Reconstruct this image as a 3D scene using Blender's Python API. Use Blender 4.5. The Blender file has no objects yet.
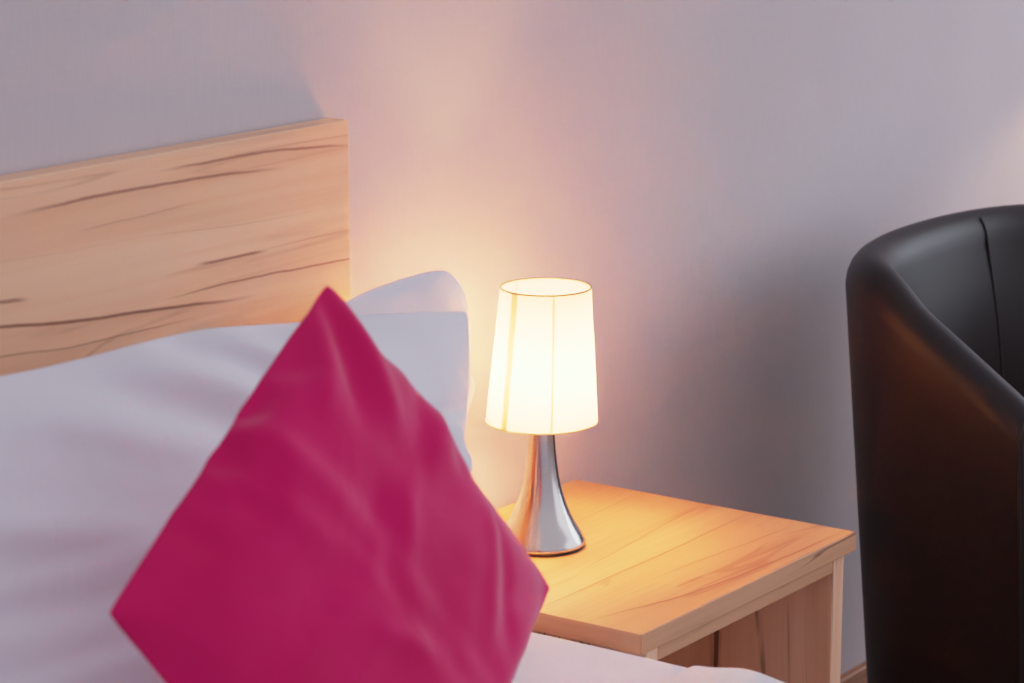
import bpy, bmesh, math, random
from mathutils import Vector, Matrix, noise

scene = bpy.context.scene
COL = scene.collection
random.seed(4)
LIFT = 0.06            # the floor lies 6 cm under the measured zero: everything is lifted at the end


# ------------------------------------------------------------------ helpers
def tag(o, label=None, cat=None, group=None, kind=None):
    if label: o['label'] = label
    if cat: o['category'] = cat
    if group: o['group'] = group
    if kind: o['kind'] = kind
    return o


def thing(name, label, cat, loc):
    o = bpy.data.objects.new(name, None)
    o.empty_display_size = .05
    COL.objects.link(o)
    o.location = loc
    return tag(o, label, cat)


def origin_of(o):
    v = Vector((0, 0, 0))
    while o is not None:
        v += Vector(o.location)
        o = o.parent
    return v


def link(name, verts, faces, mat, parent=None, loc=(0, 0, 0), smooth=False, sub=0, bevel=0, relax=0):
    """verts are in scene coordinates; the object's origin is loc (or its parent's)."""
    org = origin_of(parent) if parent else Vector(loc)
    me = bpy.data.meshes.new(name)
    me.from_pydata([Vector(v) - org for v in verts], [], faces)
    me.update()
    bm = bmesh.new(); bm.from_mesh(me)
    bmesh.ops.recalc_face_normals(bm, faces=bm.faces)
    bm.to_mesh(me); bm.free()
    o = bpy.data.objects.new(name, me)
    COL.objects.link(o)
    if parent: o.parent = parent
    else: o.location = loc
    if mat: me.materials.append(mat)
    if smooth:
        for p in me.polygons: p.use_smooth = True
    if bevel:
        m = o.modifiers.new('bevel', 'BEVEL'); m.width = bevel; m.segments = 3; m.limit_method = 'ANGLE'
        m.harden_normals = False
    if relax:
        m = o.modifiers.new('relax', 'SMOOTH'); m.factor = .5; m.iterations = relax
    if sub:
        m = o.modifiers.new('sub', 'SUBSURF'); m.levels = sub; m.render_levels = sub
    return o


def box_vf(x0, x1, y0, y1, z0, z1):
    v = [(x, y, z) for z in (z0, z1) for y in (y0, y1) for x in (x0, x1)]
    f = [(0, 1, 3, 2), (4, 6, 7, 5), (0, 4, 5, 1), (2, 3, 7, 6), (0, 2, 6, 4), (1, 5, 7, 3)]
    return v, f


def box(name, b, mat, parent=None, loc=None, bevel=.0015):
    v, f = box_vf(*b)
    if loc is None: loc = ((b[0] + b[1]) / 2, (b[2] + b[3]) / 2, b[4])
    return link(name, v, f, mat, parent, loc, bevel=bevel)


def lathe_vf(prof, c, n=64, close=False):
    v, f = [], []
    for r, z in prof:
        for k in range(n):
            a = 2 * math.pi * k / n
            v.append((c[0] + r * math.cos(a), c[1] + r * math.sin(a), z))
    m = len(prof)
    for i in range(m - 1 + (1 if close else 0)):
        a0, b0 = i * n, ((i + 1) % m) * n
        for k in range(n):
            f.append((a0 + k, a0 + (k + 1) % n, b0 + (k + 1) % n, b0 + k))
    if not close:
        f.append(tuple(range(n))); f.append(tuple(range((m - 1) * n, m * n)))
    return v, f


def tube_vf(pts, r, n=8):
    v, f = [], []
    P = [Vector(p) for p in pts]
    up = Vector((0, 0, 1))
    for i, p in enumerate(P):
        d = (P[min(i + 1, len(P) - 1)] - P[max(i - 1, 0)]).normalized()
        a = d.cross(up)
        if a.length < 1e-4: a = d.cross(Vector((1, 0, 0)))
        a.normalize(); b = d.cross(a)
        for k in range(n):
            t = 2 * math.pi * k / n
            v.append(p + a * (r * math.cos(t)) + b * (r * math.sin(t)))
    for i in range(len(P) - 1):
        for k in range(n):
            f.append((i * n + k, i * n + (k + 1) % n, (i + 1) * n + (k + 1) % n, (i + 1) * n + k))
    f.append(tuple(range(n))); f.append(tuple(range((len(P) - 1) * n, len(P) * n)))
    return v, f


def spline(pts, n):
    P = [Vector(p) for p in pts]
    out = []
    for i in range(len(P) - 1):
        p0, p1, p2, p3 = P[max(i - 1, 0)], P[i], P[i + 1], P[min(i + 2, len(P) - 1)]
        for k in range(n):
            t = k / n
            out.append(.5 * ((2 * p1) + (p2 - p0) * t + (2 * p0 - 5 * p1 + 4 * p2 - p3) * t * t + (3 * p1 - p0 - 3 * p2 + p3) * t ** 3))
    out.append(P[-1])
    return out


def sstep(a, b, x):
    t = max(0, min(1, (x - a) / (b - a)))
    return t * t * (3 - 2 * t)


# ------------------------------------------------------------------ materials
def srgb(r, g, b):
    def f(c):
        c /= 255
        return c / 12.92 if c <= .04045 else ((c + .055) / 1.055) ** 2.4
    return (f(r), f(g), f(b), 1)


class NT:
    def __init__(self, name):
        self.m = bpy.data.materials.new(name)
        self.m.use_nodes = True
        self.t = self.m.node_tree
        self.n = self.t.nodes
        self.p = self.n['Principled BSDF']
        self.out = self.n['Material Output']

    def new(self, ty, **kw):
        n = self.n.new(ty)
        for k, v in kw.items(): setattr(n, k, v)
        return n

    def l(self, a, b): self.t.links.new(a, b)

    def set(self, sock, v):
        if hasattr(v, 'is_output') or isinstance(v, bpy.types.NodeSocket): self.l(v, sock)
        else: sock.default_value = v

    def math(self, op, a, b=None, c=None, clamp=False):
        n = self.new('ShaderNodeMath', operation=op, use_clamp=clamp)
        self.set(n.inputs[0], a)
        if b is not None: self.set(n.inputs[1], b)
        if c is not None: self.set(n.inputs[2], c)
        return n.outputs[0]

    def mix(self, fac, a, b, blend='MIX'):
        n = self.new('ShaderNodeMix', data_type='RGBA', blend_type=blend)
        self.set(n.inputs[0], fac); self.set(n.inputs[6], a); self.set(n.inputs[7], b)
        return n.outputs[2]

    def rng(self, x, a, b, c=0., d=1.):
        n = self.new('ShaderNodeMapRange', interpolation_type='SMOOTHSTEP')
        self.set(n.inputs[0], x); self.set(n.inputs[1], a); self.set(n.inputs[2], b); self.set(n.inputs[3], c); self.set(n.inputs[4], d)
        return n.outputs[0]

    def noise(self, vec, scale, detail=4, rough=.55, dist=0.):
        n = self.new('ShaderNodeTexNoise')
        self.l(vec, n.inputs['Vector']); n.inputs['Scale'].default_value = scale
        n.inputs['Detail'].default_value = detail; n.inputs['Roughness'].default_value = rough
        n.inputs['Distortion'].default_value = dist
        return n.outputs['Fac']

    def obj(self, scale=(1, 1, 1), loc=(0, 0, 0), rot=(0, 0, 0)):
        if not hasattr(self, 'tc'): self.tc = self.new('ShaderNodeTexCoord')
        mp = self.new('ShaderNodeMapping')
        mp.inputs['Scale'].default_value = scale; mp.inputs['Location'].default_value = loc; mp.inputs['Rotation'].default_value = rot
        self.l(self.tc.outputs['Object'], mp.inputs['Vector'])
        return mp.outputs['Vector']

    def bump(self, h, strength, dist=.002):
        b = self.new('ShaderNodeBump')
        b.inputs['Strength'].default_value = strength; b.inputs['Distance'].default_value = dist
        self.l(h, b.inputs['Height'])
        self.l(b.outputs[0], self.p.inputs['Normal'])


def plain(name, col, rough=.5, metal=0., spec=.5):
    t = NT(name)
    t.p.inputs['Base Color'].default_value = col
    t.p.inputs['Roughness'].default_value = rough
    t.p.inputs['Metallic'].default_value = metal
    t.p.inputs['Specular IOR Level'].default_value = spec
    n = t.noise(t.obj(), 60, 2)
    t.set(t.p.inputs['Roughness'], t.rng(n, .3, .7, rough - .04, rough + .04))
    return t.m


def wood(name, grain='x', across='z', seed=0., light=(228, 176, 132), mid=(206, 148, 104), dark=(132, 84, 56),
         veins=(), org=(0, 0, 0), auto=1., rough=.42, bumps=.05, hal=9):
    """streaky fruit-wood laminate; veins = list of (points along the grain, half width, strength)"""
    t = NT(name)
    ax = {'x': 0, 'y': 1, 'z': 2}
    sc = [22., 22., 22.]; sc[ax[grain]] = 1.6
    v = t.obj(tuple(sc), (seed, seed * .7, seed * 1.3))
    sc2 = [11., 11., 11.]; sc2[ax[grain]] = .7
    v2 = t.obj(tuple(sc2), (seed * 2, seed, seed * .3))
    sc3 = [150., 150., 150.]; sc3[ax[grain]] = 3.
    v3 = t.obj(tuple(sc3))
    n1 = t.noise(v, 1, 5, .6, .35)
    n2 = t.noise(v2, 1, 3, .5, .5)
    n3 = t.noise(v3, 1, 2, .5)
    col = t.mix(t.rng(n2, .35, .7), (*srgb(*light)[:3], 1), srgb(*mid))
    # tawny broken flames
    col = t.mix(t.math('MULTIPLY', t.rng(n1, .56, .72), .55 * auto), col, srgb(*[int(a * .5 + b * .5) for a, b in zip(mid, dark)]))
    # hair-fine lines where the broad figure crosses a level
    for lev, w, s in ((.47, .006, .5), (.585, .007, .5)):
        d = t.math('ABSOLUTE', t.math('SUBTRACT', n2, lev))
        msk = t.math('SUBTRACT', 1., t.rng(d, w * .3, w * 1.6))
        gate = t.rng(n1, .42, .6)
        col = t.mix(t.math('MULTIPLY', t.math('MULTIPLY', msk, gate), s * auto), col, srgb(*dark))
    col = t.mix(t.math('MULTIPLY', t.rng(n3, .4, .75), .16), col, srgb(*mid), 'MULTIPLY')
    if veins:
        sep = t.new('ShaderNodeSeparateXYZ'); t.l(t.obj(), sep.inputs[0])
        gx, az = sep.outputs[ax[grain]], sep.outputs[ax[across]]
        sc4 = [14., 14., 14.]; sc4[ax[grain]] = 7.
        wob = t.math('MULTIPLY', t.math('SUBTRACT', t.noise(t.obj(tuple(sc4), (seed, 0, 0)), 1, 4), .5), .009)
        az = t.math('ADD', az, wob)
        for pts, w, s in veins:
            P = sorted((p[0] - org[ax[grain]], p[1] - org[ax[across]]) for p in pts)
            x0, x1 = P[0][0], P[-1][0]
            z0 = min(p[1] for p in P) - .01; z1 = max(p[1] for p in P) + .01
            fc = t.new('ShaderNodeFloatCurve')
            cv = fc.mapping.curves[0]
            q = [((p[0] - x0) / (x1 - x0), (p[1] - z0) / (z1 - z0)) for p in P]
            cv.points[0].location = q[0]; cv.points[1].location = q[-1]
            for a in q[1:-1]: cv.points.new(*a)
            fc.mapping.update()
            u = t.math('DIVIDE', t.math('SUBTRACT', gx, x0), x1 - x0)
            t.l(t.math('ADD', u, 0., clamp=True), fc.inputs['Value'])
            zc = t.math('MULTIPLY_ADD', fc.outputs[0], z1 - z0, z0)
            d = t.math('SUBTRACT', az, zc)
            lens = t.math('MULTIPLY', t.rng(u, -.02, .25), t.rng(u, .75, 1.02, 1., 0.))
            # a crisp dark line with a soft tawny halo on its lower side
            msk = t.math('SUBTRACT', 1., t.rng(t.math('ABSOLUTE', d), w * .25, w))
            halo = t.math('MULTIPLY', t.rng(d, -w * hal, 0.), t.rng(d, 0., w * 1.5, 1., 0.))
            halo = t.math('MULTIPLY', halo, t.rng(n1, .35, .62))
            col = t.mix(t.math('MULTIPLY', t.math('MULTIPLY', halo, lens), .5 * s), col, srgb(*[int(a * .55 + b * .45) for a, b in zip(mid, dark)]))
            col = t.mix(t.math('MULTIPLY', t.math('MULTIPLY', msk, lens), s), col, srgb(*dark))
    t.l(col, t.p.inputs['Base Color'])
    t.p.inputs['Roughness'].default_value = rough
    t.bump(n3, bumps, .001)
    return t.m


def cloth(name, col, rough=.85, sheen=.3, weave=1400, bumps=.15, tint=None, wr=0., wsc=9.):
    t = NT(name)
    n = t.noise(t.obj(), 5, 3)
    t.l(t.mix(t.rng(n, .35, .65), col, tint or tuple(c * .94 for c in col[:3]) + (1,)), t.p.inputs['Base Color'])
    t.p.inputs['Roughness'].default_value = rough
    t.p.inputs['Sheen Weight'].default_value = sheen
    t.p.inputs['Sheen Roughness'].default_value = .4
    t.p.inputs['Specular IOR Level'].default_value = .25
    w = t.noise(t.obj(), weave, 1)
    b1 = t.new('ShaderNodeBump'); b1.inputs['Strength'].default_value = bumps; b1.inputs['Distance'].default_value = .0006
    t.l(w, b1.inputs['Height'])
    if wr:
        big = t.noise(t.obj((1, 1, 1)), wsc, 3, .5, 1.2)
        b2 = t.new('ShaderNodeBump'); b2.inputs['Strength'].default_value = wr; b2.inputs['Distance'].default_value = .02
        t.l(big, b2.inputs['Height']); t.l(b1.outputs[0], b2.inputs['Normal'])
        t.l(b2.outputs[0], t.p.inputs['Normal'])
    else:
        t.l(b1.outputs[0], t.p.inputs['Normal'])
    return t.m


# wall: pale mauve-grey paper with a faint linen weave
def wall_mat():
    t = NT('wall_paper')
    n = t.noise(t.obj((260, 260, 24)), 1, 3)
    n2 = t.noise(t.obj((40, 40, 320)), 1, 2)
    s = t.math('ADD', n, t.math('MULTIPLY', n2, .5))
    big = t.noise(t.obj(), 2.5, 2)
    c = t.mix(t.rng(big, .3, .7), srgb(205, 198, 201), srgb(200, 192, 196))
    c = t.mix(t.math('MULTIPLY', t.rng(s, .6, .95), .14), c, srgb(186, 178, 182))
    t.l(c, t.p.inputs['Base Color'])
    t.p.inputs['Roughness'].default_value = .85
    t.p.inputs['Specular IOR Level'].default_value = .2
    t.bump(s, .08, .001)
    return t.m


M_wall = wall_mat()
M_floor = wood('floor_boards', 'x', 'y', 3.3, (150, 98, 66), (126, 80, 54), (80, 48, 32), rough=.4)
M_base = wood('baseboard_wood', 'x', 'z', 5.1, (168, 112, 78), (150, 96, 66), (100, 60, 40), rough=.45)

BED = Vector((-.52, -1.02, -LIFT))
NS = Vector((.225, -.2, -LIFT))
HV = [
    ([(-.506, .923), (-.393, .9255), (-.259, .926), (-.167, .921), (-.10, .917)], .0024, .8),
    ([(-.301, .940), (-.14, .938), (-.06, .934), (.02, .926)], .0022, .75),
    ([(-.60, .828), (-.512, .822), (-.41, .810), (-.295, .803), (-.198, .795), (-.15, .793)], .0024, .95),
    ([(-.30, .811), (-.256, .812), (-.144, .812), (-.008, .808), (.05, .806)], .0018, .75),
    ([(-.249, .839), (-.197, .8385), (-.135, .836)], .0022, .8),
    ([(-.56, .848), (-.511, .845), (-.472, .842)], .0028, .75),
    ([(-.60, .800), (-.513, .795), (-.399, .787), (-.308, .787), (-.24, .785)], .0014, .5),
    ([(-.42, .897), (-.33, .899), (-.24, .902)], .0012, .35),
]
M_head = wood('headboard_wood', 'x', 'z', 1.7, (250, 203, 167), (238, 184, 146), (146, 92, 66), HV, BED, auto=.6)
NV = [
    ([(-.02, -.33), (.038, -.341), (.134, -.367), (.257, -.380), (.46, -.388)], .0022, .8),
    ([(.150, -.344), (.18, -.346), (.21, -.3475)], .003, .55),
    ([(-.02, -.268), (.031, -.267), (.142, -.268), (.293, -.267), (.47, -.260)], .0022, .7),
    ([(.12, -.232), (.213, -.221), (.439, -.198), (.47, -.196)], .002, .5),
    ([(.16, -.31), (.26, -.315), (.36, -.325), (.45, -.33)], .0016, .5),
    ([(.2, -.12), (.32, -.118), (.45, -.105)], .0018, .4),
]
M_top = wood('nightstand_top_wood', 'x', 'y', 2.4, (240, 176, 120), (224, 152, 100), (150, 88, 50), NV, NS, auto=.8, rough=.36, hal=5)
M_edge = wood('nightstand_edge_wood', 'x', 'z', 8.2, (216, 168, 130), (194, 144, 110), (120, 76, 52), auto=1.5)
M_vert = wood('nightstand_panel_wood', 'z', 'y', 6.6, (250, 208, 176), (232, 182, 148), (104, 62, 44), auto=1.8)
M_edgey = wood('nightstand_side_edge_wood', 'y', 'z', 4.2, (226, 176, 134), (206, 150, 110), (130, 84, 58), auto=1.2)

M_white = cloth('white_cotton', srgb(226, 224, 232), sheen=.2, wr=.12, wsc=7)
M_sheet = cloth('white_sheet', srgb(222, 227, 242), sheen=.2)
M_red = cloth('magenta_cotton', srgb(210, 8, 98), rough=.8, sheen=.4, wr=.10, wsc=12, tint=srgb(202, 5, 90))

t = NT('dark_leather')
n = t.new('ShaderNodeTexVoronoi'); t.l(t.obj(), n.inputs['Vector']); n.inputs['Scale'].default_value = 420
big = t.noise(t.obj(), 6, 3)
t.l(t.mix(big, srgb(27, 19, 20), srgb(33, 23, 23)), t.p.inputs['Base Color'])
t.p.inputs['Roughness'].default_value = .45
t.p.inputs['Specular IOR Level'].default_value = .28
t.bump(n.outputs['Distance'], .12, .0006)
M_leather = t.m
M_thread = plain('dark_seam', srgb(22, 16, 17), .6)
M_black = plain('black_plastic', srgb(16, 14, 14), .5)

t = NT('brushed_steel')
t.p.inputs['Metallic'].default_value = 1.
t.p.inputs['Base Color'].default_value = srgb(206, 200, 196)
t.p.inputs['Roughness'].default_value = .2
bn = t.noise(t.obj((6, 6, 900)), 1, 2)
t.bump(bn, .12, .0004)
t.p.inputs['Anisotropic'].default_value = .5
M_steel = t.m


def shade_mat(name, col, tw, dk=1.):
    t = NT(name)
    t.n.remove(t.p)
    tr = t.new('ShaderNodeBsdfTranslucent'); df = t.new('ShaderNodeBsdfDiffuse'); mx = t.new('ShaderNodeMixShader')
    w = t.noise(t.obj((700, 700, 500)), 1, 2)
    c = t.mix(t.rng(w, .3, .7), col, tuple(x * .93 for x in col[:3]) + (1,))
    t.l(c, tr.inputs[0]); df.inputs[0].default_value = (.86 * dk, .80 * dk, .70 * dk, 1)
    mx.inputs[0].default_value = tw
    t.l(df.outputs[0], mx.inputs[1]); t.l(tr.outputs[0], mx.inputs[2])
    t.l(mx.outputs[0], t.out.inputs[0])
    return t.m


M_shade = shade_mat('lamp_fabric', (.96, .79, .57, 1), .52)
M_seam = shade_mat('lamp_fabric_seam', (.62, .46, .28, 1), .55, .8)
M_rim = plain('lamp_rim', srgb(170, 130, 100), .5)
t = NT('bulb_glow')
t.n.remove(t.p)
em = t.new('ShaderNodeEmission'); em.inputs[0].default_value = (1, .36, .14, 1)
ge = t.new('ShaderNodeNewGeometry'); sx = t.new('ShaderNodeSeparateXYZ'); t.l(ge.outputs['Normal'], sx.inputs[0])
# bulb ends set to glow more than the belly, strengthening the wall's light cone
cap = t.math('POWER', t.math('ABSOLUTE', sx.outputs[2]), .8)
t.l(t.math('MULTIPLY', t.math('MULTIPLY_ADD', cap, 1.1, 1.), 760.), em.inputs[1])
t.l(em.outputs[0], t.out.inputs[0])
M_bulb = t.m

# ------------------------------------------------------------------ the room
tag(box('wall_back', (-3.2, 4.2, 0, .12, -LIFT, 2.5), M_wall, loc=(0, 0, -LIFT), bevel=0), 'pale mauve-grey papered wall behind bed, lamp and chair', kind='structure')
tag(box('floor', (-3.2, 4.2, -4.2, 0.12, -LIFT - .05, -LIFT), M_floor, loc=(0, 0, -LIFT), bevel=0), 'brown wooden floor', kind='structure')
tag(box('baseboard_back', (-3.2, 4.2, -.014, 0, -LIFT, 0), M_base, loc=(0, 0, -LIFT), bevel=.003), 'brown wooden baseboard under the wall', kind='structure')

# ------------------------------------------------------------------ bed
bed = thing('bed', 'bed with a streaky pale wood headboard against the wall', 'bed', BED)
box('headboard', (-1.045, -.003, -.03, -.002, .02, .956), M_head, bed)
for x0, x1 in ((-1.045, -1.02), (-.055, -.03)):
    box('side_rail', (x0, x1, -2.02, -.03, .08, .26), M_base, bed)
box('footboard', (-1.045, -.03, -2.045, -2.02, .02, .30), M_base, bed)
box('slat_base', (-1.02, -.055, -2.02, -.03, .20, .235), M_base, bed)
for x in (-1.03, -.09):
    for y in (-2.02, -.1):
        box('leg', (x, x + .045, y, y + .045, -LIFT, .08), M_base, bed)


def slab_pad(name, x0, x1, y0, y1, z0, z1, r, mat, label, cat, fn=None, n=40, m=60):
    """a soft rectangular pad: rounded edges all round, fn(x,y) lifts the top"""
    verts, faces = [], []
    prof = []
    for k in range(9):
        a = math.pi / 2 * k / 8
        prof.append((r * (1 - math.sin(a)), z1 - r * (1 - math.cos(a))))
    # top grid with coordinates squeezed towards the edges
    def ramp(k, n):
        t = k / n
        return t - math.sin(2 * math.pi * t) / (2 * math.pi) * .75
    idx = {}
    for s in (1, 0):
        for j in range(m + 1):
            for i in range(n + 1):
                if s == 0 and (i in (0, n) or j in (0, m)):
                    idx[s, i, j] = idx[1, i, j]; continue
                x = x0 + (x1 - x0) * ramp(i, n); y = y0 + (y1 - y0) * ramp(j, m)
                d = [min(1, (x - x0) / r), min(1, (x1 - x) / r), min(1, (y - y0) / r), min(1, (y1 - y) / r)]
                h = 1
                for q in d: h *= math.sqrt(max(0, 1 - (1 - q) ** 2))
                h = h ** .75
                zm = z0 + (z1 - z0) * .5
                z = zm + (1 if s else -1) * (z1 - z0) * .5 * h
                if s and fn: z += fn(x, y) * h
                idx[s, i, j] = len(verts); verts.append((x, y, z))
    for s in (1, 0):
        for j in range(m):
            for i in range(n):
                faces.append((idx[s, i, j], idx[s, i + 1, j], idx[s, i + 1, j + 1], idx[s, i, j + 1]))
    o = link(name, verts, faces, mat, None, ((x0 + x1) / 2, (y0 + y1) / 2, z0), smooth=True, sub=1)
    return tag(o, label, cat)


slab_pad('mattress', -1.02, -.006, -2.01, -.035, .235, .450, .03, M_sheet,
         'thick mattress under a white sheet, on the bed beside the nightstand', 'mattress',
         lambda x, y: .003 * noise.noise(Vector((x * 6, y * 6, 0))))


def duvet_top(x, y):
    return .013 * math.exp(-((y + .56) / .035) ** 2) * sstep(-.35, -.08, x) + .010 * (1 - sstep(-.75, -.60, y)) + .010 * (1 - sstep(-.7, -.55, y)) * noise.noise(Vector((x * 5, y * 5, 2.))) + .003 * noise.noise(Vector((x * 12, y * 12, 5.)))


slab_pad('duvet', -1.05, -.045, -1.95, -.49, .4525, .4645, .05, M_white,
         'white puffy duvet lying across the bed below the cushion', 'duvet', duvet_top)


# ------------------------------------------------------------------ pillows: two sewn squares blown up as cloth
def sim_pad(n, size, pressure, frames=50, bend=.3, seed=1):
    def P(i, j, s):
        u = i / (n - 1) - .5; v = j / (n - 1) - .5
        b = (1 - (2 * u) ** 2) * (1 - (2 * v) ** 2)
        return Vector((u * size, v * size, s * (.012 * b + .004 * b * noise.noise(Vector((u * 9 + seed, v * 9, s))))))
    top, bot, verts, faces = {}, {}, [], []
    for j in range(n):
        for i in range(n):
            top[i, j] = len(verts); verts.append(P(i, j, 1))
    for j in range(n):
        for i in range(n):
            if i in (0, n - 1) or j in (0, n - 1): bot[i, j] = top[i, j]
            else: bot[i, j] = len(verts); verts.append(P(i, j, -1))
    for j in range(n - 1):
        for i in range(n - 1):
            faces.append((top[i, j], top[i + 1, j], top[i + 1, j + 1], top[i, j + 1]))
            faces.append((bot[i, j], bot[i, j + 1], bot[i + 1, j + 1], bot[i + 1, j]))
    me = bpy.data.meshes.new('pad'); me.from_pydata(verts, [], faces)
    ob = bpy.data.objects.new('pad', me); COL.objects.link(ob)
    m = ob.modifiers.new('c', 'CLOTH'); s = m.settings
    s.quality = 6; s.mass = .15; s.tension_stiffness = 20; s.compression_stiffness = 12; s.shear_stiffness = 6
    s.bending_stiffness = bend
    s.tension_damping = 5; s.compression_damping = 5; s.shear_damping = 5; s.air_damping = 3
    s.use_pressure = True; s.uniform_pressure_force = pressure
    s.effector_weights.gravity = 0
    m.point_cache.frame_start = 1; m.point_cache.frame_end = frames
    for f in range(1, frames + 1): scene.frame_set(f)
    dg = bpy.context.evaluated_depsgraph_get()
    co = [v.co.copy() for v in ob.evaluated_get(dg).data.vertices]
    bpy.data.objects.remove(ob); bpy.data.meshes.remove(me); scene.frame_set(1)
    return co, faces, top


def place_pad(co, top, n, A, B, C, D, thick=1., post=None, straight=.9, rnd=0.):
    """corner A=(0,0) B=(1,0) C=(1,1) D=(0,1); the blown cushion is laid on that bilinear patch.
    straight: how far the scalloped seams are pulled back into straight lines; rnd: rounds the corners"""
    A, B, C, D = map(Vector, (A, B, C, D))
    k00, k10, k11, k01 = (co[top[0, 0]], co[top[n - 1, 0]], co[top[n - 1, n - 1]], co[top[0, n - 1]])
    lines = {}
    for i in range(n):
        t_ = i / (n - 1)
        lines[i] = (co[top[i, 0]] - k00.lerp(k10, t_), co[top[i, n - 1]] - k01.lerp(k11, t_),
                    co[top[0, i]] - k00.lerp(k01, t_), co[top[n - 1, i]] - k10.lerp(k11, t_))
    keys = sorted(top.items(), key=lambda q: q[1])
    param = [None] * len(co)
    for (i, j), vi in top.items(): param[vi] = (i, j)
    inner = [(i, j) for j in range(1, n - 1) for i in range(1, n - 1)]
    for k, ij in enumerate(inner): param[n * n + k] = ij
    x0, x1 = (k00.x + k01.x) / 2, (k10.x + k11.x) / 2
    y0, y1 = (k00.y + k10.y) / 2, (k01.y + k11.y) / 2
    sc = ((B - A).length / (x1 - x0) + (D - A).length / (y1 - y0)) / 2
    N = (B - A).cross(D - A).normalized()
    out = []
    for p, (i, j) in zip(co, param):
        s_, t_ = i / (n - 1), j / (n - 1)
        dev = lines[i][0] * (1 - t_) + lines[i][1] * t_ + lines[j][2] * (1 - s_) + lines[j][3] * s_
        p = p - dev * straight
        u = (p.x - x0) / (x1 - x0); v = (p.y - y0) / (y1 - y0)
        if rnd:
            a, b = 2 * u - 1, 2 * v - 1
            u = .5 + .5 * a * math.sqrt(max(0, 1 - rnd * b ** 4)); v = .5 + .5 * b * math.sqrt(max(0, 1 - rnd * a ** 4))
        q = A * (1 - u) * (1 - v) + B * u * (1 - v) + C * u * v + D * (1 - u) * v
        w = p.z * sc * thick
        if post: q, w = post(u, v, q, w)
        out.append(q + N * w)
    return out


def crease(u, v, a, b, w, amp):
    """a soft fold from a to b in cushion coordinates"""
    ax, ay = a; dx, dy = b[0] - ax, b[1] - ay
    L2 = dx * dx + dy * dy
    t = ((u - ax) * dx + (v - ay) * dy) / L2
    d = ((u - ax) * dy - (v - ay) * dx) / math.sqrt(L2)
    e = sstep(-.15, .25, t) * (1 - sstep(.7, 1.15, t))
    return amp * e * math.exp(-(d / w) ** 2)


# magenta cushion, standing on one corner
NC = 44
co, fc, top = sim_pad(NC, .4, 1.7, bend=1.2, seed=5)
cT, cL, cR = Vector((-.549, -.445, .914)), Vector((-.850, -.489, .727)), Vector((-.358, -.535, .627))
cB = cL + cR - cT
cM = (cL + cR) / 2
cT, cL, cR, cB = [cM + (q - cM) * 1.05 for q in (cT, cL, cR, cB)]


def red_post(u, v, q, w):
    if w > 0:
        # corner T is (0,1), R is (1,1), L is (0,0)
        for a, b, ww, am in (((.01, .97), (.22, .72), .022, -.006), ((.06, .98), (.30, .78), .020, .005), ((.02, .92), (.12, .66), .020, .004),
                             ((.30, .66), (.46, .50), .018, -.0025), ((.36, .72), (.50, .55), .016, .003), ((.52, .44), (.68, .56), .018, -.0025),
                             ((.50, .40), (.70, .50), .016, .003), ((.62, .90), (.80, .62), .02, .003), ((.66, .92), (.86, .66), .016, -.003),
                             ((.98, .98), (.80, .76), .018, -.004), ((.30, .95), (.42, .74), .016, -.003), ((.02, .40), (.30, .44), .02, .0025)):
            w += 2.0 * crease(u, v, a, b, ww, am)
        w += .0025 * noise.noise(Vector((u * 7, v * 7, 1)))
    else: w *= .6
    return q, w


# u runs B->L.. : A=L, B=T, C=R, D=B gives a normal towards the room
V = place_pad(co, top, NC, cL, cB, cR, cT, 1.05, lambda u, v, q, w: red_post(u, v, q, w), .97, .03)
V = [Vector((p.x, p.y, max(p.z, .481 + (p.z - .481) * .04))) for p in V]
o = link('cushion', V, fc, M_red, None, (cB.x, cB.y, .44), smooth=True, sub=2, relax=2)
tag(o, 'magenta square cushion standing on one corner against the white pillow', 'cushion')

# white pillows
NP = 46
co, fc, top = sim_pad(NP, .8, 1.0, seed=7)


def front_post(u, v, q, w):
    q = q + Vector((0, 0, (.012 * math.exp(-((u - .55) / .14) ** 2) - .008 * sstep(.8, 1, u)) * v ** 2))
    w *= 1 - .6 * sstep(.70, 1., u)
    for a, b, ww, am in (((.44, .97), (.64, .76), .024, .013), ((.50, .98), (.68, .79), .020, -.015), ((.55, .99), (.72, .80), .020, .015),
                         ((.38, .94), (.60, .70), .026, -.012), ((.62, .99), (.74, .84), .020, -.013), ((.68, .98), (.80, .80), .022, .012),
                         ((.98, .72), (.78, .68), .02, -.010), ((.98, .50), (.80, .54), .02, .008), ((.30, .90), (.50, .72), .03, .008),
                         ((.12, .75), (.45, .58), .035, .008), ((.15, .55), (.45, .48), .035, -.007)):
        if w > 0: w += crease(u, v, a, b, ww, am)
    return q, w


V = place_pad(co, top, NP, (-1.02, -.36, .455), (-.272, -.36, .455), (.012, -.19, .790), (-.97, -.20, .852), 1.15, front_post, .95, .08)
V = [Vector((p.x, p.y, max(p.z, .453 + (p.z - .453) * .04))) for p in V]
o = link('pillow', V, fc, M_white, None, (-.5, -.40, .445), smooth=True, sub=2, relax=1)
tag(o, 'large white pillow leaning at the front, directly behind the magenta cushion', 'pillow', 'white bed pillows')


def rear_post(u, v, q, w):
    return q, w


V = place_pad(co, top, NP, (-.74, -.15, .45), (.03, -.15, .45), (.156, -.09, .834), (-.72, -.085, .67), .5, rear_post, .9, .29)
V = [Vector((p.x, p.y, max(p.z, .453 + (p.z - .453) * .04))) for p in V]
o = link('pillow', V, fc, M_white, None, (-.34, -.16, .445), smooth=True, sub=2, relax=4)
tag(o, 'white pillow at the back, its top corner showing between headboard and lamp', 'pillow', 'white bed pillows')

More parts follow.
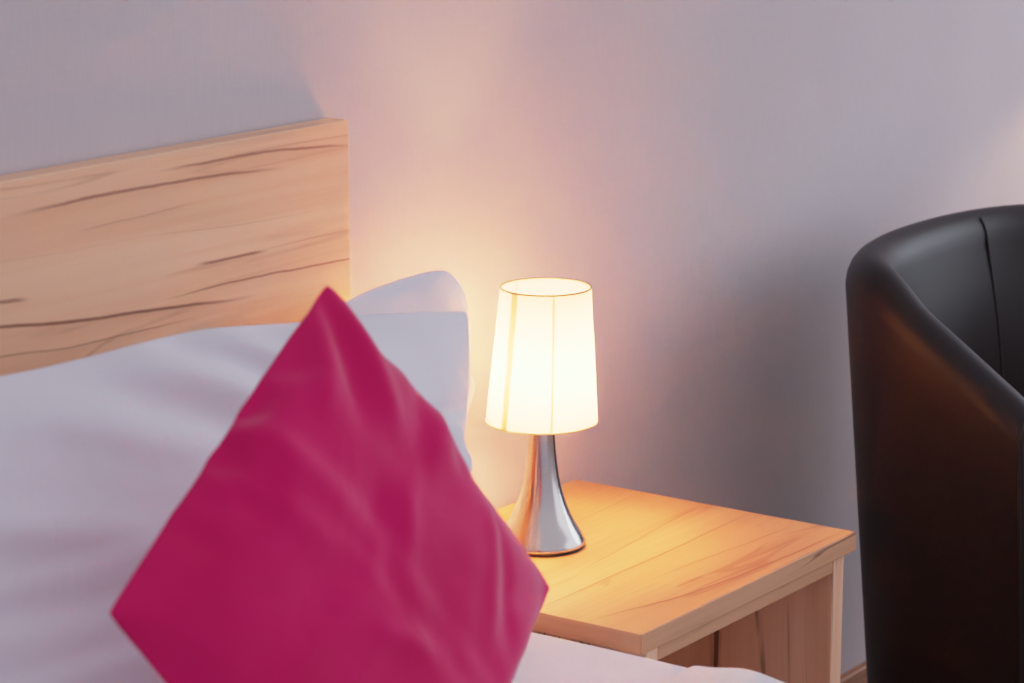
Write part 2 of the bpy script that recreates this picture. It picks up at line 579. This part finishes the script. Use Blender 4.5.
# ------------------------------------------------------------------ nightstand
ns = thing('nightstand', 'pale streaky wooden nightstand with open front, between bed and dark armchair', 'nightstand', NS)
top_o = box('tabletop', (0, .45, -.40, -.0125, .438, .46), M_top, ns, bevel=.0012)
box('side_panel', (.015, .037, -.397, -.02, -LIFT, .438), M_vert, ns)
box('side_panel', (.405, .431, -.397, -.02, -LIFT, .438), M_vert, ns)
box('front_rail', (.037, .405, -.397, -.377, .421, .438), M_edge, ns, bevel=.001)
box('back_panel', (.037, .405, -.034, -.02, .0, .438), M_vert, ns)
box('shelf', (.037, .405, -.38, -.034, .02, .04), M_edge, ns)
box('edge_band', (-.0008, .4508, -.4016, -.399, .438, .4602), M_edge, ns, bevel=.0009)
box('edge_band', (-.0012, .0012, -.399, -.0125, .438, .4600), M_edgey, ns, bevel=.0006)

# ------------------------------------------------------------------ lamp
LX, LY, LZ = .198, -.138, .46
lamp = thing('table_lamp', 'lit table lamp with cream fabric shade and flared brushed steel base, on the nightstand', 'lamp', (LX, LY, LZ))
prof = [(.0496, .0035), (.0500, .006), (.0488, .009), (.0445, .0165), (.0400, .0235), (.0355, .032), (.0312, .041), (.0270, .052), (.0232, .065),
        (.0200, .080), (.0178, .094), (.0162, .108), (.0152, .122), (.0146, .136), (.0143, .150), (.0142, .160)]
v, f = lathe_vf([(r, LZ + z) for r, z in prof], (LX, LY), 72)
b = link('base', v, f, M_steel, lamp, smooth=True)
v, f = lathe_vf([(.0480, LZ), (.0490, LZ + .001), (.0490, LZ + .0036)], (LX, LY), 72)
link('base_pad', v, f, M_black, lamp, smooth=False)
v, f = lathe_vf([(.009, LZ + .158), (.010, LZ + .160), (.009, LZ + .180), (.006, LZ + .184)], (LX, LY), 32)
link('bulb_socket', v, f, plain('white_plastic', srgb(225, 220, 210), .5), lamp)
bp = []
for k in range(15):
    a = math.pi * k / 14
    r = .012 * math.sin(a) ** .8 if 0 < k < 14 else .001
    bp.append((max(r, .001), LZ + .204 - .021 * math.cos(a)))
v, f = lathe_vf(bp, (LX, LY), 32)
link('bulb', v, f, M_bulb, lamp, smooth=True)
# shade: a leaning conical fabric drum, open above and below
Z0, Z1, R0, R1 = .6045, .756, .0624, .0504
TILT = .0042


def shade_pt(a, t, dr=0.):
    r = R0 + (R1 - R0) * t + dr
    return (LX + r * math.cos(a) + TILT * t * .58, LY + r * math.sin(a) - TILT * t * .81, Z0 + (Z1 - Z0) * t)


n = 96; v, f = [], []
for j in range(13):
    for k in range(n): v.append(shade_pt(2 * math.pi * k / n, j / 12))
for j in range(12):
    for k in range(n): f.append((j * n + k, j * n + (k + 1) % n, (j + 1) * n + (k + 1) % n, (j + 1) * n + k))
shade = link('lamp_shade', v, f, M_shade, lamp, smooth=True)
for t_ in (0, 1):
    pts = [shade_pt(2 * math.pi * k / n, t_, -.0006) for k in range(n + 1)]
    vv, ff = tube_vf(pts, .0011, 8)
    link('rim', vv, ff, M_rim if t_ else M_seam, shade, smooth=True)
# seams in the fabric: a broad overlap strip on the left and two thin ones
for a0, w in ((math.radians(173), .0095), (math.radians(225), .0030), (math.radians(330), .0030), (math.radians(75), .0030)):
    vv, ff = [], []
    for j in range(13):
        t_ = j / 12
        r = R0 + (R1 - R0) * t_
        for s in (-1, 0, 1): vv.append(shade_pt(a0 + s * w / 2 / r, t_, -.0007))
    for j in range(12):
        for s in range(2): ff.append((j * 3 + s, j * 3 + s + 1, j * 3 + s + 4, j * 3 + s + 3))
    link('fabric_seam', vv, ff, M_seam, shade, smooth=True)
# three wires carry the shade
for k in range(3):
    a = 2 * math.pi * k / 3 + .4
    p0 = (LX + .012 * math.cos(a), LY + .012 * math.sin(a), LZ + .162)
    vv, ff = tube_vf([p0, shade_pt(a, .13, -.001)], .0009, 6)
    link('shade_wire', vv, ff, M_steel, lamp, smooth=True)
# cord leaving the foot towards the wall
pts = spline([(LX - .030, LY + .036, LZ + .004), (LX - .044, LY + .040, LZ + .006), (LX - .054, LY + .052, LZ + .013), (LX - .066, LY + .066, LZ + .010),
              (LX - .085, LY + .085, LZ + .003), (LX - .105, LY + .105, LZ + .002), (LX - .115, LY + .122, LZ + .0022), (LX - .118, LY + .1315, LZ - .004),
              (LX - .118, LY + .1318, LZ - .06), (LX - .118, LY + .1318, .03)], 6)
vv, ff = tube_vf(pts, .0016, 8)
cord = link('cord', vv, ff, M_black, lamp, smooth=True)
cord['label'] = 'thin black power cord'

# ------------------------------------------------------------------ tub chair
CH = Vector((1.09, -.112, -LIFT))       # middle of the back, on the floor
CROT = 0.
chair = thing('armchair', 'dark brown leather tub armchair with curved back, standing right of the nightstand', 'armchair', CH)
HW, ELB, LEN, EXPO = .335, .20, .35, 2.25
FOOT = [Vector((-HW, -LEN + (LEN - ELB) * k / 12, 0)) for k in range(12)]
for k in range(81):
    a = math.pi - math.pi * k / 80
    c_, s_ = math.cos(a), math.sin(a)
    FOOT.append(Vector((HW * math.copysign(abs(c_) ** (2 / EXPO), c_), -ELB + ELB * abs(s_) ** (2 / EXPO), 0)))
FOOT += [Vector((HW, -ELB - (LEN - ELB) * k / 12, 0)) for k in range(1, 13)]
FL = [0.]
for k in range(1, len(FOOT)): FL.append(FL[-1] + (FOOT[k] - FOOT[k - 1]).length)


def foot_pt(s):
    d = max(0., min(1., s)) * FL[-1]
    for k in range(1, len(FL)):
        if d <= FL[k] + 1e-9:
            t_ = (d - FL[k - 1]) / max(1e-9, FL[k] - FL[k - 1])
            return FOOT[k - 1].lerp(FOOT[k], t_)
    return FOOT[-1].copy()


def foot(s):
    """U-shaped footprint: s 0..1 from left arm front round the back to right arm front -> point, outward normal (local)"""
    a, b_ = foot_pt(s - .012), foot_pt(s + .012)
    d = (b_ - a).normalized()
    return foot_pt(s), Vector((-d.y, d.x, 0))


def rim_z(s):
    p = foot_pt(s)
    d = (-p.y - .125) / .028
    return .700 - .70 * .028 * (d if d > 20 else math.log(1 + math.exp(d)))


def crot(p):
    c, s_ = math.cos(CROT), math.sin(CROT)
    return Vector((CH.x + p.x * c - p.y * s_, CH.y + p.x * s_ + p.y * c, p.z))


TH, RV = .066, .042
NSEG = 72
v, f = [], []
rows = None
for i in range(NSEG + 1):
    s = i / NSEG
    p, nn = foot(s)
    zt = rim_z(s)
    ring = []
    zb = .03
    for k in range(11):                                   # outer face, leaning out towards the top
        t_ = k / 10
        z = zb + (zt - RV - zb) * t_
        ring.append((-.05 * (1 - t_), z))
    for k in range(1, 10):                                # padded rim
        a = math.pi * k / 10
        ring.append((-TH / 2 + TH / 2 * math.cos(a), zt - RV + RV * math.sin(a)))
    for k in range(7):                                    # inner face down to the seat
        t_ = k / 6
        z = (zt - RV) + (.34 - (zt - RV)) * t_
        ring.append((-TH - .012 * math.sin(math.pi * t_) - .04 * t_, z))
    ring.append((-TH - .012, zb))
    rows = len(ring)
    for off, z in ring:
        q = p + nn * off
        v.append(crot(Vector((q.x, q.y, z))))
for i in range(NSEG):
    for k in range(rows):
        a, b_ = i * rows + k, i * rows + (k + 1) % rows
        f.append((a, b_, b_ + rows, a + rows))
f.append(tuple(range(rows))); f.append(tuple(NSEG * rows + k for k in range(rows)))
link('shell', v, f, M_leather, chair, smooth=True, bevel=.006)


def rim_line(s, off_list):
    p, nn = foot(s)
    return [crot(Vector((p.x + nn.x * o_, p.y + nn.y * o_, z))) for o_, z in off_list]


for s in (.26, .613):
    zt = rim_z(s)
    line = []
    for k in range(7 if s > .5 else 10, 10):
        a = math.pi * k / 10
        line.append((-TH / 2 + (TH / 2 + .0006) * math.cos(a), zt - RV + (RV + .0006) * math.sin(a)))
    for k in range(1, 7):
        t_ = k / 6
        line.append((-TH - .012 * math.sin(math.pi * t_) - .04 * t_ - .0004, (zt - RV) + (.34 - (zt - RV)) * t_))
    vv, ff = tube_vf(rim_line(s, line), .0018, 8)
    link('seam', vv, ff, M_thread, chair, smooth=True)
# piping round each arm's front end
for s in (0., 1.):
    zt = rim_z(s)
    p, nn = foot(s)
    line = []
    for k in range(11):
        t_ = k / 10
        line.append((-.05 * (1 - t_) + .001, .04 + (zt - .07) * t_))
    for k in range(1, 10):
        a = math.pi * k / 10
        line.append((-TH / 2 + (TH / 2 + .001) * math.cos(a), zt - RV + (RV + .001) * math.sin(a)))
    line.append((-TH - .01, .36))
    vv, ff = tube_vf([q + Vector((0, .004, 0)) for q in rim_line(s, line)], .0022, 8)
    link('piping', vv, ff, M_thread, chair, smooth=True)
# seat cushion
v, f = [], []
NS_ = 48
ring_pts = []
for i in range(NS_ + 1):
    p, nn = foot(i / NS_)
    q = p - nn * (TH + .014)
    ring_pts.append((q.x, q.y))
ring_pts[0] = (ring_pts[0][0], -LEN - .20); ring_pts[-1] = (ring_pts[-1][0], -LEN - .20)
ring_pts.insert(0, (ring_pts[0][0] + .05, -LEN - .23)); ring_pts.append((ring_pts[-1][0] - .05, -LEN - .23))
cx, cy = 0, -.30
levels = [(.96, .22), (1.0, .25), (1.0, .33), (.985, .355), (.94, .37), (.7, .382), (.3, .387)]
for sc_, z in levels:
    for x, y in ring_pts: v.append(crot(Vector((cx + (x - cx) * sc_, cy + (y - cy) * sc_, z))))
m = len(ring_pts)
for j in range(len(levels) - 1):
    for k in range(m): f.append((j * m + k, j * m + (k + 1) % m, (j + 1) * m + (k + 1) % m, (j + 1) * m + k))
f.append(tuple(range(m))); f.append(tuple((len(levels) - 1) * m + k for k in range(m)))
link('seat', v, f, M_leather, chair, smooth=True)
v, f = [], []
for sc_, z in ((.80, .03), (.84, .06), (.88, .222)):
    for x, y in ring_pts: v.append(crot(Vector((cx + (x - cx) * sc_, cy + (y - cy) * sc_, z))))
for j in range(2):
    for k in range(m): f.append((j * m + k, j * m + (k + 1) % m, (j + 1) * m + (k + 1) % m, (j + 1) * m + k))
f.append(tuple(range(m))); f.append(tuple(2 * m + k for k in range(m)))
link('seat_base', v, f, M_leather, chair, smooth=False)
for sx in (-1, 1):
    for yy in (-.09, -LEN - .12):
        c = crot(Vector((sx * .21, yy, 0)))
        vv, ff = lathe_vf([(.016, -LIFT), (.024, .03)], (c.x, c.y), 20)
        link('leg', vv, ff, M_black, chair)

# ------------------------------------------------------------------ light
w = bpy.data.worlds.new('World'); scene.world = w; w.use_nodes = True
nt = w.node_tree
bg = nt.nodes['Background']
tc = nt.nodes.new('ShaderNodeTexCoord'); sep = nt.nodes.new('ShaderNodeSeparateXYZ'); rp = nt.nodes.new('ShaderNodeValToRGB')
nt.links.new(tc.outputs['Generated'], sep.inputs[0])
mr = nt.nodes.new('ShaderNodeMapRange'); mr.inputs[1].default_value = -1; nt.links.new(sep.outputs[2], mr.inputs[0])
nt.links.new(mr.outputs[0], rp.inputs[0])
rp.color_ramp.elements[0].position = .35; rp.color_ramp.elements[0].color = (.36, .31, .36, 1)
rp.color_ramp.elements[1].position = .75; rp.color_ramp.elements[1].color = (.62, .60, .68, 1)
nt.links.new(rp.outputs[0], bg.inputs[0]); bg.inputs[1].default_value = 1.0


def area(name, loc, aim, sx, sy, power, col):
    l = bpy.data.lights.new(name, 'AREA'); l.shape = 'RECTANGLE'; l.size = sx; l.size_y = sy; l.energy = power; l.color = col
    o = bpy.data.objects.new(name, l); COL.objects.link(o)
    o.location = loc; o.rotation_euler = (Vector(aim) - Vector(loc)).to_track_quat('-Z', 'Y').to_euler()
    return o


area('window_light', (2.5, -3.8, 1.7), (0, -.2, .6), 2.8, 2.2, 20, (.86, .89, 1.0))
area('side_window_light', (3.8, -1.5, 1.4), (.6, -.2, .6), 1.8, 1.8, 46, (.80, .87, 1.0))
sp = bpy.data.lights.new('reading_light', 'SPOT'); sp.energy = 9; sp.color = (1, .55, .30); sp.spot_size = math.radians(150); sp.spot_blend = .25; sp.shadow_soft_size = .03
so = bpy.data.objects.new('reading_light', sp); COL.objects.link(so); so.location = (2.12, -.25, .95)

# ------------------------------------------------------------------ camera
cam = bpy.data.cameras.new('camera'); cam.sensor_width = 36
cam.lens = 2751.4 * 36 / 1024
co_ = bpy.data.objects.new('camera', cam); COL.objects.link(co_)
pitch, yaw = math.radians(12.56), math.radians(35.53)
F = Vector((math.cos(pitch) * math.cos(yaw), math.cos(pitch) * math.sin(yaw), -math.sin(pitch)))
co_.location = (-2.241, -1.839, 1.357)
co_.rotation_euler = F.to_track_quat('-Z', 'Y').to_euler()
cam.dof.use_dof = True; cam.dof.focus_distance = 3.1; cam.dof.aperture_fstop = 7.0
cam.clip_start = .05
scene.camera = co_
bpy.context.view_layer.update()

for o in scene.objects:
    if o.parent is None: o.location.z += LIFT

scene.view_settings.view_transform = 'Standard'
scene.view_settings.look = 'None'
scene.view_settings.exposure = 0.
scene.view_settings.use_curve_mapping = True          # a gentle highlight shoulder, like the camera's
cm = scene.view_settings.curve_mapping
cm.clip_max_x = 1; cm.clip_max_y = 1
cm.white_level = (28, 28, 28)
cv = cm.curves[3]
for a in ((.00643, .18), (.01286, .355), (.02145, .53), (.0357, .68), (.0714, .83), (.143, .91), (.30, .965)): cv.points.new(*a)
cm.update()
scene.cycles.use_denoising = True
scene.cycles.max_bounces = 10
scene.cycles.transmission_bounces = 8
scene.cycles.sample_clamp_indirect = 0
